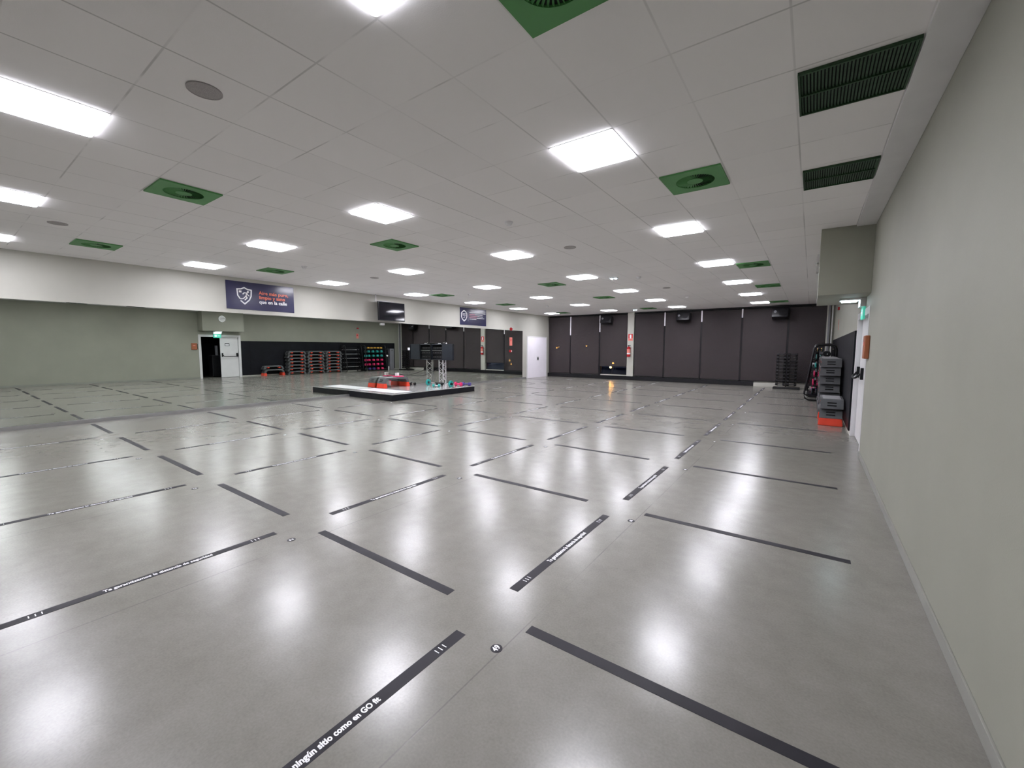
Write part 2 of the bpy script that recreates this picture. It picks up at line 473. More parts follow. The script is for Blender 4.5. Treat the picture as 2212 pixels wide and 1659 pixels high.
# ================================================================== BLINDS
wherebl = ['in the far left corner beside the white door', 'second from the far left corner', 'raised off the sill, left of the fire extinguisher column',
           'just right of the fire extinguisher column', 'behind the middle loudspeaker', 'between the middle and right loudspeakers',
           'left of the dumbbell tower', 'behind the dumbbell tower in the far right corner']
for i, (a, c) in enumerate(pairs):
    z0 = 0.64 if i == 2 else 0.205
    a2, c2 = a+0.035, c-0.035
    if i == 7: c2 = c
    t = thing('roller_blind', 'dark brown roller blind, ' + wherebl[i], 'blind', (0, YF, 0), 0, 'roller blinds on the window wall')
    MB().box(a2, c2, -0.004, 0.0, z0+0.02, HC-0.09).build('blind_fabric', M['blind'], t)
    MB().box(a2, c2, -0.012, 0.008, z0, z0+0.028, bev=0.004).build('bottom_rail', M['black_plastic'], t)
    MB().cyl((a2, 0.02, HC-0.085), (c2, 0.02, HC-0.085), 0.03).build('roller_tube', M['black_plastic'], t, True)

# ================================================================== MIRROR
t = thing('wall_mirror', 'long frameless wall mirror above the grey plinth on the left wall', 'mirror', (XL, 0, 0))
MB().box(0.0, 0.012, YB+0.3, 15.66, 0.078, 2.40).build('mirror_glass', M['mirror'], t)
XM = XL + 0.012

# ================================================================== CEILING FITTINGS
LX = [-0.5537, -3.5537, -6.5537, -9.5537]
LY = [-1.1899 + 2.9534*j for j in range(7)]
HS = 0.2826
def round_rect(h, r, n=5):
    pts = []
    for (cx, cy, a0) in ((h-r, h-r, 0), (-h+r, h-r, 90), (-h+r, -h+r, 180), (h-r, -h+r, 270)):
        for q in range(n+1):
            a = math.radians(a0 + 90*q/n)
            pts.append((cx + r*math.cos(a), cy + r*math.sin(a)))
    return pts
def make_panel():
    t = thing('ceiling_light', '', 'light')
    f = MB()
    for (x0, x1, y0, y1) in ((-HS-.012, -HS, -HS-.01, HS+.01), (HS, HS+.012, -HS-.01, HS+.01), (-HS, HS, -HS-.01, -HS), (-HS, HS, HS, HS+.01)):
        f.box(x0, x1, y0, y1, -0.004, 0.0)
    f.build('frame', M['white_metal'], t)
    MB().poly(round_rect(HS, 0.03), 0.016).build('diffuser', M['led'], t, loc=(0, 0, -0.018))
    l = bpy.data.objects.new('led_array', led_light); link(l, t); l.location = (0, 0, -0.001)
    return t
proto = make_panel()
first = True
col = ['column next to right wall', 'second column from right', 'third column from right', 'column next to mirror wall']
for i, x in enumerate(LX):
    for j, y in enumerate(LY):
        o = proto if first else dup(proto)
        first = False
        yy = -0.61 if (i == 0 and j == 0) else y
        o.location = (x, yy, HC)
        row = ['nearest the camera', 'second row away', 'third row away', 'fourth row away', 'fifth row away', 'sixth row away', 'farthest row by the windows'][j]
        tag(o, 'square lit ceiling panel, %s, %s' % (col[i], row), 'light', 'square ceiling light panels')

def make_diffuser():
    t = thing('air_diffuser', '', 'air vent')
    h = 0.285; ro, ri = 0.185, 0.075
    n = 48
    b = MB(); bm = b.bm
    out = []
    for q in range(n):
        a = 2*PI*q/n; c_, s_ = math.cos(a), math.sin(a)
        kx = h / max(abs(c_), abs(s_))
        out.append((kx*c_, kx*s_))
    for z in (0.0,):
        O = [bm.verts.new((x, y, -0.016)) for x, y in out]
        I = [bm.verts.new((ro*math.cos(2*PI*q/n), ro*math.sin(2*PI*q/n), -0.016)) for q in range(n)]
        I2 = [bm.verts.new((ro*math.cos(2*PI*q/n), ro*math.sin(2*PI*q/n), -0.002)) for q in range(n)]
        O2 = [bm.verts.new((x, y, 0)) for x, y in out]
        for q in range(n):
            r = (q+1) % n
            bm.faces.new((O[q], O[r], I[r], I[q])); bm.faces.new((I[q], I[r], I2[r], I2[q])); bm.faces.new((O2[q], O2[r], O[r], O[q]))
    b.build('face_plate', M['green_metal'], t)
    MB().cyl((0, 0, -0.016), (0, 0, -0.012), ri, n=32).build('hub', M['green_metal'], t)
    bl = MB()
    for q in range(40):
        a = 2*PI*q/40
        mt = Matrix.Rotation(a, 4, 'Z') @ Matrix.Translation((0, 0, -0.009)) @ Matrix.Rotation(math.radians(40), 4, 'X')
        bl.box(ri-0.003, ro, -0.0075, 0.0075, -0.0006, 0.0006, mat=mt)
    bl.build('swirl_blades', M['green_metal'], t)
    MB().cyl((0, 0, -0.002), (0, 0, -0.0005), ro+0.004, n=32).build('duct_back', M['void'], t)
    return t
proto = make_diffuser(); first = True
VX = [(0.046, 'over the right side of the room'), (-4.754, 'over the middle of the room'), (-8.954, 'near the mirror wall')]
VY = [(-0.01, 'nearest the camera'), (2.94, 'second from the camera'), (8.26, 'third from the camera'), (11.80, 'fourth from the camera'), (16.53, 'farthest, by the windows')]
for (x, lx) in VX:
    for (y, ly) in VY:
        o = proto if first else dup(proto)
        first = False
        o.location = (x, y, HC)
        tag(o, 'green square swirl air diffuser %s, %s' % (lx, ly), 'air vent', 'green swirl diffusers')

def make_grille():
    t = thing('return_grille', '', 'air vent')
    hx, hy = 0.29, 0.285
    f = MB()
    for (x0, x1, y0, y1) in ((-hx, -hx+.012, -hy, hy), (hx-.012, hx, -hy, hy), (-hx, hx, -hy, -hy+.012), (-hx, hx, hy-.012, hy), (-hx, hx, -0.006, 0.006)):
        f.box(x0, x1, y0, y1, -0.022, 0.0)
    f.build('frame', M['green_dark'], t)
    s_ = MB()
    for q in range(30):
        x = -hx + 0.02 + q*(2*hx-0.04)/29
        mt = Matrix.Translation((x, 0, -0.012)) @ Matrix.Rotation(math.radians(35), 4, 'Y')
        s_.box(-0.0062, 0.0062, -hy+.01, hy-.01, -0.001, 0.001, mat=mt)
    s_.build('slats', M['green_dark'], t)
    MB().box(-hx+.005, hx-.005, -hy+.005, hy-.005, -0.003, -0.0005).build('duct_back', M['void'], t)
    return t
proto = make_grille(); first = True
for y, l in ((1.80, 'dark green slatted return grille over the right wall, nearer the camera'), (3.595, 'dark green slatted return grille over the right wall, farther, before the bulkhead')):
    o = proto if first else dup(proto)
    first = False
    o.location = (1.25, y, HC)
    tag(o, l, 'air vent', 'green return grilles')

proto = thing('ceiling_speaker', '', 'speaker')
MB().cyl((0, 0, -0.006), (0, 0, 0), 0.098, n=40).build('speaker_mesh', M['speaker_grey'], proto, True)
r_ = MB()
r_.stroke([(0.1*math.cos(2*PI*q/40), 0.1*math.sin(2*PI*q/40)) for q in range(40)], 0.008, 0.008, closed=True)
r_.build('rim', M['speaker_grey'], proto, loc=(0, 0, -0.008))
for q, (x, y, l) in enumerate([(-2.34, -0.60, 'largest in view, upper left'), (-7.68, -0.62, 'near the mirror wall at the far left'),
                           (-2.38, 4.79, 'above the middle of the floor'), (-7.89, 4.83, 'near the hanging television'), (-2.37, 10.68, 'toward the window wall')]):
    o = proto if q == 0 else dup(proto)
    o.location = (x, y, HC)
    tag(o, 'round grey flush ceiling speaker, ' + l, 'speaker', 'round ceiling speakers')
proto = thing('smoke_detector', '', 'smoke detector')
MB().cyl((0, 0, -0.022), (0, 0, 0), 0.056, 0.06, n=28).build('base', M['white_metal'], proto, True)
MB().cyl((0, 0, -0.050), (0, 0, -0.022), 0.034, 0.046, n=28).build('sensor_head', M['white_metal'], proto, True)
for q, (x, y, l) in enumerate([(-2.39, 3.00, 'nearest the camera, mid ceiling'), (-7.88, 3.04, 'above the large navy banner'), (-2.41, 8.42, 'mid ceiling, beside an emergency spot'),
                           (-8.0, 8.54, 'between the two navy banners'), (-2.39, 13.2, 'toward the right loudspeakers'), (-7.89, 13.26, 'near the smaller navy banner')]):
    o = proto if q == 0 else dup(proto)
    o.location = (x, y, HC)
    tag(o, 'small white smoke detector, ' + l, 'smoke detector', 'smoke detectors')
proto = thing('emergency_spotlight', '', 'light')
MB().box(-0.10, 0.10, -0.05, 0.05, -0.02, 0, bev=0.004).build('housing', M['white_metal'], proto)
for sx in (-0.05, 0.05):
    MB().sphere((sx, 0, -0.028), 0.030, 1, 1, 0.6).build('spot_lens', M['spot_led'], proto, True)
for q, (x, y, l) in enumerate([(-2.96, 8.2, 'beside the fourth row of panels'), (-5.41, 16.76, 'above the extinguisher column by the windows')]):
    o = proto if q == 0 else dup(proto)
    o.location = (x, y, HC)
    tag(o, 'lit bluish twin emergency spotlight on the ceiling, ' + l, 'light', 'emergency spotlights')

# ================================================================== FLOOR TAPES
SHX, SHY = -0.0, 0.0
rows = ['nearest the camera'] + ['in row %s from the camera' % ORD[j] for j in range(1, 10)]
TW = 0.033
def stage_hit(x, y): return x < -8.62 and 5.6 < y < 9.6
for i in range(0, -6, -1):
    for j in range(0, 9):
        x0, x1, y = i*PX-0.0599, (i+1)*PX-0.645, j*PY
        if stage_hit(x0, y): continue
        o = MB().box(x0, x1, -TW, TW, 0, 0.0012).build('floor_tape', M['black_tape'], loc=(0, y, 0.0001))
        tag(o, 'plain black cross tape, %s column from right wall, %s row from camera' % (CNT[-i], CNT[j]), 'floor tape', 'plain black cross tapes')
Mtxt = Matrix.Rotation(PI/2, 4, 'Z')
dashes = None
txt_long = None
for i in range(0, -5, -1):
    for j in range(-1, 8+1):
        x = i*PX - 0.3423
        y0, y1 = j*PY + 0.2539, (j+1)*PY - 0.2382
        if j == 8: y1 = min(y1, 17.5)
        if stage_hit(x, (y0+y1)/2): continue
        t = thing('slogan_tape', 'black slogan tape, %s line from right wall, %s' % (CNT[-i], 'cut off nearest the camera' if j == -1 else '%s piece away from camera' % CNT[j+1]),
                  'floor tape', (x, y0, 0.0001), 0, 'black slogan tapes')
        L = y1 - y0
        MB().box(-TW, TW, 0, L, 0, 0.0012).build('tape_strip', M['black_tape'], t)
        if dashes is None:
            d = MB()
            for e in (0.155, 1.48-0.155):
                for q in (-1, 0, 1): d.box(-0.016, 0.016, e+q*0.026-0.0025, e+q*0.026+0.0025, 0.0012, 0.0016)
            dashes = d.build('dash_marks', M['white_print'], t)
            dm = dashes.data
        else:
            link(bpy.data.objects.new('dash_marks', dm), t)
        if i == 0 and j == -1:
            text_mesh('slogan', 'En ningún sitio como en GO fit', 0.043, M['white_print'], t,
                      Matrix.Translation((0, 0.740, 0.0013)) @ Mtxt, off=0.0016, extrude=0.0002, width=0.42)
        else:
            if txt_long is None:
                o = text_mesh('slogan', 'Te garantizamos la distancia de seguridad', 0.046, M['white_print'], t,
                              Matrix.Translation((0, 0.735, 0.0013)) @ Mtxt, off=0.0015, extrude=0.0002, width=0.59)
                txt_long = o.data
            else:
                link(bpy.data.objects.new('slogan', txt_long), t)
proto = None
for i in range(0, -5, -1):
    for j in range(0, 6):
        x, y = i*PX-0.112, j*PY-0.222
        if stage_hit(x, y): continue
        main = (i == 0 and j == 0)
        lab = 'small round black floor sticker with the white number 49' if main else \
            'small round black floor sticker, %s column from right wall, %s row from camera' % (CNT[-i], CNT[j])
        t = thing('floor_sticker', lab, 'sticker', (x, y, 0.0001), 0, 'round position stickers')
        MB().cyl((0, 0, 0), (0, 0, 0.0012), 0.031, n=32).build('disc', M['black_tape'], t)
        if main:
            text_mesh('number', '49', 0.048, M['white_print'], t, Matrix.Translation((-0.001, 0, 0.0013)) @ Mtxt, off=0.0012, extrude=0.0002, width=0.042)
        else:
            mk = MB()
            mk.stroke([(-0.012, -0.012), (0.012, -0.010)], 0.012, 0.0004, mat=Matrix.Translation((0, 0, 0.0012)))
            mk.stroke([(-0.012, 0.008), (0.012, 0.011)], 0.012, 0.0004, mat=Matrix.Translation((0, 0, 0.0012)))
            mk.build('pale_mark', M['white_print'], t)

# ================================================================== LEFT WALL THINGS
ML = Matrix(((0, 0, 1, 0), (1, 0, 0, 0), (0, 1, 0, 0), (0, 0, 0, 1)))   # local x->+y, y->+z, z->+x
def onleft(y, z, x=0.0): return Matrix.Translation((x, y, z)) @ ML
# large banner
t = thing('wall_banner', 'large navy banner with white shield and orange and white slogan, over the mirror', 'banner', (XL, 3.415, 2.50))
MB().box(0, 0.012, -0.835, 0.835, 0, 0.70, bev=0.002).build('board', M['navy'], t)
s = MB()
cx, cz, hh = -0.42, 0.35, 0.215
def sh(pts, k=1.0): return [(cx + x*k, cz + y*k) for x, y in pts]
shield = [(-0.10, -0.085), (-0.155, 0.0), (-0.165, 0.155), (-0.075, 0.165), (0.0, 0.205), (0.075, 0.165), (0.165, 0.155), (0.155, 0.0), (0.11, -0.10), (0.0, -0.205), (-0.095, -0.125)]
s.stroke(sh(shield), 0.030, 0.002, mat=onleft(0, 0, 0.0125))
s.stroke(sh([(-0.10, -0.085), (-0.03, -0.075), (0.03, -0.01), (0.065, 0.075), (-0.005, 0.075), (-0.04, 0.035)]), 0.026, 0.002, mat=onleft(0, 0, 0.0125))
s.stroke(sh([(0.035, -0.005), (0.06, -0.05), (0.0, -0.11)]), 0.026, 0.002, mat=onleft(0, 0, 0.0125))
s.stroke(sh([(0.06, 0.06), (0.085, 0.02), (0.115, 0.0)]), 0.02, 0.002, mat=onleft(0, 0, 0.0125))
s.poly(sh([(-0.125, 0.075), (-0.065, 0.075), (-0.065, 0.125), (-0.125, 0.125)]), 0.002, mat=onleft(0, 0, 0.0125))
s.poly(sh([(0.085+0.024*math.cos(a*PI/6), 0.105+0.024*math.sin(a*PI/6)) for a in range(12)]), 0.002, mat=onleft(0, 0, 0.0125))
s.build('shield_emblem', M['white_print'], t)
for q, (body, mt) in enumerate((('Aire más puro,', 'orange_print'), ('limpio y sano', 'orange_print'), ('que en la calle', 'white_print'))):
    text_mesh('slogan_line', body, 0.125, M[mt], t, onleft(-0.075, 0.455-0.115*q, 0.0135), align='LEFT', off=0.003, extrude=0.0008)
# small banner
t = thing('wall_banner', 'smaller navy banner with white badge and rows of small text, over far mirror end', 'banner', (XL, 11.91, 2.51))
MB().box(0, 0.012, -0.85, 0.85, 0, 0.71, bev=0.002).build('board', M['navy'], t)
s = MB()
cx, cz = -0.60, 0.37
hexs = [(-0.165, 0.10), (-0.10, 0.165), (0, 0.215), (0.10, 0.165), (0.165, 0.10), (0.165, -0.03), (0.12, -0.13), (0, -0.215), (-0.12, -0.13), (-0.165, -0.03)]
s.stroke(sh(hexs), 0.045, 0.002, closed=True, mat=onleft(0, 0, 0.0125))
s.stroke(sh([(-0.10, 0.085), (0.10, 0.085)]), 0.028, 0.002, mat=onleft(0, 0, 0.0125))
s.stroke(sh([(-0.10, 0.03), (0.10, 0.03)]), 0.028, 0.002, mat=onleft(0, 0, 0.0125))
s.stroke(sh([(-0.045, -0.055), (-0.01, -0.09), (0.055, -0.02)]), 0.02, 0.002, mat=onleft(0, 0, 0.0125))
s.stroke([(-0.35, 0.16), (-0.35, 0.58)], 0.006, 0.002, mat=onleft(0, 0, 0.0125))
s.build('badge_emblem', M['white_print'], t)
a = MB(); c = MB()
for (z, x0, xm, x1) in ((0.525, -0.28, -0.28, 0.80), (0.455, -0.28, 0.10, 0.60), (0.385, -0.28, 0.25, 0.62), (0.315, -0.28, 0.20, 0.72), (0.255, -0.28, -0.28, 0.18)):
    if xm > x0: a.box(0.0125, 0.0140, x0, xm, z-0.014, z+0.014)
    c.box(0.0125, 0.0140, xm+0.01, x1, z-0.012, z+0.012)
a.build('pink_text_lines', M['pink_print'], t); c.build('white_text_lines', M['white_print'], t)

# television
t = thing('television', 'black flat television on a white ceiling pole above the mirror', 'television', (XL, 7.35, 2.74), 0)
t.rotation_euler = (0, math.radians(-0.8), 0)
MB().box(0.30, 0.35, -0.54, 0.54, -0.31, 0.31, bev=0.008).build('tv_casing', M['black_plastic'], t)
MB().box(0.350, 0.352, -0.52, 0.52, -0.29, 0.29).build('screen', M['screen'], t)
b = MB(); b.box(0.10, 0.30, -0.54, -0.10, 0.30, 0.325, bev=0.004); b.cyl((0.20, -0.52, 0.30), (0.20, -0.52, 0.545), 0.02, n=12); b.box(0.2, 0.3, -0.12, 0.12, -0.1, 0.32)
b.build('mount_bracket', M['white_metal'], t)
o = MB().box(0, 0.07, -0.05, 0.05, -0.035, 0.035, bev=0.006).build('sensor_box', M['white_metal'], None, loc=(XM, 7.20, 2.33))
tag(o, 'small white sensor box at the mirror top edge below the television', 'sensor')
o = MB().box(0, 0.012, -0.045, 0.045, -0.045, 0.045, bev=0.004).build('switch_plate', M['white_print'], None, loc=(XM, 8.33, 1.50))
tag(o, 'small white square switch plate on the mirror left of the equipment rack', 'switch')

# white door in the left wall
structure(MB().box(XL, XL+0.02, 16.10, 17.95, 0, 2.11, bev=0.004).build('door_1', M['door_white']))
d1 = bpy.data.objects['door_1']
b = MB(); b.box(XL+0.02, XL+0.045, 17.05, 17.14, 0.93, 1.06, bev=0.008)
b.build('door_handle', M['black_plastic'], d1)
MB().box(XL+0.018, XL+0.026, 17.00, 17.20, 0.88, 1.11, bev=0.004).build('lock_plate', M['white_metal'], d1)
b = MB()
for (y0, y1, z0, z1) in ((16.05, 16.10, 0, 2.16), (17.95, 18.0, 0, 2.16), (16.05, 18.0, 2.11, 2.16)): b.box(XL, XL+0.03, y0, y1, z0, z1)
b.build('door_frame', M['white_metal'], d1)
# fire alarm things at the end of the mirror
t = thing('alarm_sounder', 'round dark red fire alarm sounder above the mirror near the white door', 'alarm', (XL, 14.64, 2.46))
MB().cyl((0, 0, 0), (0.05, 0, 0), 0.075, n=28).build('sounder_base', M['red'], t, True)
MB().cyl((0.05, 0, 0), (0.09, 0, 0), 0.06, 0.045, n=28).build('sounder_horn', M['red'], t, True)
t = thing('fire_sign', 'salmon red rectangular fire alarm sign on the mirror', 'sign', (XM, 14.65, 1.86))
MB().box(0, 0.004, -0.11, 0.11, -0.20, 0.20).build('sign_board', M['salmon'], t)
b = MB(); b.stroke([(0.05*math.cos(2*PI*q/20), 0.08+0.05*math.sin(2*PI*q/20)) for q in range(20)], 0.03, 0.002, closed=True, mat=onleft(0, 0, 0.004))
b.build('call_symbol', M['red_print'], t)
t = thing('alarm_call_point', 'small red fire alarm call point on the mirror below the salmon sign', 'alarm', (XM, 14.62, 1.40))
MB().box(0, 0.05, -0.065, 0.065, -0.055, 0.055, bev=0.008).build('case', M['red'], t)
MB().box(0.05, 0.053, -0.01, 0.05, -0.03, 0.03).build('press_plate', M['white_print'], t)

# ================================================================== STAGE
SX0, SX1, SY0, SY1, SZ = XM+0.004, -8.61, 5.87, 9.48, 0.20
t = thing('stage_platform', 'low instructor stage with black sides and pale glossy top against the mirror', 'stage', (0, 0, 0))
MB().box(SX0, SX1, SY0, SY1, 0.0, SZ-0.022, bev=0.003).build('stage_side', M['stage_side'], t)
MB().box(SX0, SX1+0.004, SY0-0.004, SY1, SZ-0.022, SZ, bev=0.003).build('stage_top', M['stage_top'], t)

t = thing('white_board', 'flat white rectangular board with grey edge strips lying along the front of the stage', 'board', (-9.76, 6.44, SZ))
MB().box(-0.92, 0.92, -0.30, 0.32, 0, 0.004, bev=0.001).build('board_sheet', M['board_white'], t)
b = MB()
for (x0, x1, y0, y1) in ((-0.94, 0.94, -0.335, -0.31), (0.93, 0.955, -0.335, 0.34), (-0.94, 0.94, 0.33, 0.345)): b.box(x0, x1, y0, y1, 0, 0.005)
b.build('edge_strip', M['cabinet_grey'], t)

# ================================================================== STEPS
def make_step(raised):
    """length along local y, width along local x, base at z=0"""
    t = thing('aerobic_step', '', 'exercise step')
    zb = 0.15 if raised else 0.0
    h = 0.19
    prof_o = [(-0.53, 0), (-0.515, 0.06), (-0.455, 0.165), (-0.42, 0.188), (0.42, 0.188), (0.455, 0.165), (0.515, 0.06), (0.53, 0)]
    prof_i = [(0.43, 0), (0.425, 0.05), (0.375, 0.115), (0.34, 0.128), (-0.34, 0.128), (-0.375, 0.115), (-0.425, 0.05), (-0.43, 0)]
    b = MB(); bm = b.bm
    n = 8
    w0 = 0.185
    def ring(prof, x, ins=0): return [bm.verts.new((x, y, zb+z)) for y, z in prof]
    L0, L1 = ring(prof_o, -w0), ring(prof_o, w0)
    I0, I1 = ring(prof_i[::-1], -w0), ring(prof_i[::-1], w0)
    for q in range(n-1):
        bm.faces.new((L0[q], L0[q+1], L1[q+1], L1[q]))
        bm.faces.new((I0[q], I1[q], I1[q+1], I0[q+1]))
        bm.faces.new((L0[q], I0[q], I0[q+1], L0[q+1]))
        bm.faces.new((L1[q], L1[q+1], I1[q+1], I1[q]))
    for q in (0, n-1):
        bm.faces.new((L0[q], L1[q], I1[q], I0[q]))
    es = [e for e in bm.edges if len(e.link_faces) == 2 and abs(e.verts[0].co.x - e.verts[1].co.x) < 1e-6 and e.calc_face_angle(0) > 1.0]
    bmesh.ops.bevel(bm, geom=es, offset=0.012, segments=2, affect='EDGES', profile=0.6)
    b.build('deck', M['step_grey'], t, True)
    MB().box(-0.15, 0.15, -0.39, 0.39, zb+0.186, zb+0.192, bev=0.003).build('top_mat', M['step_top'], t)
    for sy in (-1, 1):
        for zz, yy in ((0.115, 0.487), (0.065, 0.515)):
            MB().box(-0.075, 0.075, sy*(yy-0.012), sy*(yy+0.004), zb+zz-0.014, zb+zz+0.014, bev=0.003).build('grip_slot', M['black_plastic'], t)
    if raised:
        for sy in (-1, 1):
            b = MB(); bm = b.bm
            lo = [(-0.20, 0.40), (0.20, 0.40), (0.20, 0.56), (-0.20, 0.56)]
            hi = [(-0.186, 0.415), (0.186, 0.415), (0.186, 0.535), (-0.186, 0.535)]
            A = [bm.verts.new((x, sy*y, 0)) for x, y in lo]; B = [bm.verts.new((x, sy*y, 0.152)) for x, y in hi]
            bm.faces.new(A); bm.faces.new(B)
            for q in range(4): bm.faces.new((A[q], A[(q+1) % 4], B[(q+1) % 4], B[q]))
            bmesh.ops.bevel(bm, geom=list(bm.edges), offset=0.012, segments=2, affect='EDGES')
            b.build('riser', M['step_orange'], t, True)
    else:
        for y0 in (-0.345, 0.235):
            MB().box(-0.178, -0.02, y0, y0+0.11, 0.066, 0.128, bev=0.008).build('riser', M['step_orange'], t)
    return t
raised = make_step(True)
flat = make_step(False)
raised.location = (-10.50, 7.43, SZ)
tag(raised, 'grey step bench on orange risers standing on the stage', 'exercise step', 'aerobic steps')
o = dup(raised); o.location = (1.50, 9.22, 0)
tag(o, 'grey step on orange risers, lowest in the short pile next to the door', 'exercise step', 'aerobic steps')
flat.location = (1.51, 9.20, 0.345)
tag(flat, 'grey step lying on top of the short pile next to the door', 'exercise step', 'aerobic steps')
SXC = 1.50
names = ['stack nearest the door', 'middle stack', 'stack nearest the frame rack']
lev = ['lowest', 'second from the floor', 'third from the floor', 'fourth from the floor', 'fifth from the floor', 'second from the top', 'topmost']
for si, yc in enumerate((10.48, 11.62, 12.76)):
    for q in range(7):
        o = dup(flat)
        o.location = (SXC + random.uniform(-.015, .015), yc + random.uniform(-.025, .025), 0.19*q)
        tag(o, 'grey step with orange risers, %s, %s' % (names[si], lev[q]), 'exercise step', 'aerobic steps')

# things on the stage ------------------------------------------------
def dumbbell(name, mt, L=0.26, r=0.055, n=6, handle='steel'):
    """axis along local x, resting height r above origin"""
    t = thing(name, '', 'dumbbell')
    for s_ in (-1, 1):
        b = MB(); b.cyl((s_*L*0.24, 0, r), (s_*L*0.5, 0, r), r, n=n)
        bmesh.ops.bevel(b.bm, geom=list(b.bm.edges), offset=r*0.14, segments=1, affect='EDGES')
        b.build('weight_head', M[mt], t, n > 8)
    MB().cyl((-L*0.26, 0, r), (L*0.26, 0, r), r*0.30, n=10).build('handle', M[handle], t, True)
    return t
# step pump bar
t = thing('pump_barbell', 'short barbell with two teal plates and silver bar on the stage', 'barbell', (-9.37, 8.52, SZ))
MB().cyl((-0.70, 0, 0.115), (0.70, 0, 0.115), 0.013).build('bar', M['steel'], t, True)
for sx in (-0.58, 0.52):
    b = MB(); b.cyl((sx-0.02, 0, 0.115), (sx+0.02, 0, 0.115), 0.115, n=32)
    bmesh.ops.bevel(b.bm, geom=list(b.bm.edges), offset=0.006, segments=2, affect='EDGES')
    p_ = b.build('weight_plate', M['teal'], t, True)
    MB().cyl((sx-0.028, 0, 0.115), (sx+0.028, 0, 0.115), 0.045, n=24).build('hub', M['black_plastic'], p_, True)
for sx in (-0.66, 0.60):
    MB().cyl((sx-0.03, 0, 0.115), (sx+0.03, 0, 0.115), 0.028, n=16).build('collar_clip', M['black_plastic'], t, True)
MB().cyl((-0.22, 0, 0.115), (0.22, 0, 0.115), 0.022, n=16).build('grip_sleeve', M['black_plastic'], t, True)
# dumbbells on stage
o = dumbbell('dumbbell', 'teal', 0.26, 0.055); o.location = (-9.30, 8.28, SZ); o.rotation_euler.z = 0.5
tag(o, 'teal dumbbell with steel handle lying beside the barbell on the stage', 'dumbbell', 'dumbbells on the stage')
o = dumbbell('dumbbell', 'black_plastic', 0.26, 0.06); o.location = (-9.60, 8.74, SZ); o.rotation_euler.z = 0.25
tag(o, 'black dumbbell behind the barbell bar on the stage', 'dumbbell', 'dumbbells on the stage')
o = dumbbell('dumbbell', 'pink', 0.30, 0.075, handle='pink'); o.location = (-8.93, 8.98, SZ); o.rotation_euler.z = 0.1
tag(o, 'pink dumbbell near the far corner of the stage', 'dumbbell', 'dumbbells on the stage')
o = dumbbell('dumbbell', 'purple', 0.34, 0.065, handle='purple'); o.location = (-8.82, 9.28, SZ); o.rotation_euler.z = 0.25
tag(o, 'purple dumbbell in the far right corner of the stage', 'dumbbell', 'dumbbells on the stage')
o = dumbbell('dumbbell', 'black_plastic', 0.22, 0.06); o.location = (-10.42, 8.22, SZ); o.rotation_euler.z = 0.2
tag(o, 'black dumbbell just past the far end of the stage step', 'dumbbell', 'dumbbells on the stage')
# pink pad and white adapter on the step
stz = SZ + 0.15 + 0.192
o = MB().box(-0.11, 0.11, -0.15, 0.15, 0, 0.035, bev=0.008).build('foam_pad', M['pink'], None, loc=(-10.47, 7.62, stz))
tag(o, 'flat pink pad on the far half of the stage step', 'pad')
t = thing('power_adapter', 'white plug block with black cable standing on the pink pad', 'power adapter', (-10.45, 7.55, stz+0.037))
MB().box(-0.05, 0.05, -0.05, 0.05, 0, 0.10, bev=0.01).build('plug_body', M['white_metal'], t)
b = MB()
c0 = Vector((0.03, 0.03, 0.08)); pts = []
ctrl = [c0, Vector((0.10, 0.25, 0.02)), Vector((0.12, 0.62, -0.02)), Vector((0.06, 1.15, -0.04)), Vector((0.03, 1.75, 0.10)), Vector((0.05, 2.08, 0.26))]
for q in range(len(ctrl)-1):
    p0 = ctrl[max(q-1, 0)]; p1 = ctrl[q]; p2 = ctrl[q+1]; p3 = ctrl[min(q+2, len(ctrl)-1)]
    for u in range(8):
        s_ = u/8
        pts.append(0.5*((2*p1) + (-p0+p2)*s_ + (2*p0-5*p1+4*p2-p3)*s_*s_ + (-p0+3*p1-3*p2+p3)*s_**3))
pts.append(ctrl[-1])
b.tube(pts, 0.009); b.build('cable', M['cable'], t, True)

# truss column and equipment rack behind the stage
t = thing('truss_column', 'silver lattice truss column holding up the equipment rack behind the stage', 'truss', (-10.41, 9.70, 0))
tr = 0.145
corners = [Vector((tr*math.cos(a), tr*math.sin(a), 0)) for a in (math.radians(200), math.radians(320), math.radians(80))]
TH = 1.08
for c_ in corners:
    MB().cyl(c_ + Vector((0, 0, 0.01)), c_ + Vector((0, 0, TH)), 0.024, n=12).build('upright', M['truss'], t, True)
b = MB()
for q in range(3):
    a_, c_ = corners[q], corners[(q+1) % 3]
    nz = 5
    for u in range(nz):
        z0 = 0.06 + (TH-0.12)*u/nz; z1 = 0.06 + (TH-0.12)*(u+1)/nz
        p0, p1 = (a_, c_) if u % 2 == 0 else (c_, a_)
        b.cyl(p0+Vector((0, 0, z0)), p1+Vector((0, 0, z1)), 0.010, n=8)
b.build('bracing', M['truss'], t, True)
MB().box(-0.2, 0.2, -0.2, 0.2, 0, 0.012, bev=0.003).build('base_plate', M['truss'], t)
t = thing('equipment_rack', 'blue black open sound equipment rack with an open door, on the truss column', 'rack', (-10.42, 9.42, 1.085))
RW, RD, RH = 0.29, 0.56, 0.60
b = MB()
b.box(-RW, RW, 0, RD, 0, 0.03, bev=0.004); b.box(-RW, RW, 0, RD, RH-0.03, RH, bev=0.004)
b.box(-RW, -RW+0.025, 0, RD, 0.03, RH-0.03); b.box(RW-0.025, RW, 0, RD, 0.03, RH-0.03)
b.box(-RW+0.02, RW-0.02, RD-0.02, RD, 0.03, RH-0.03)
b.build('rack_case', M['rack_blue'], t)
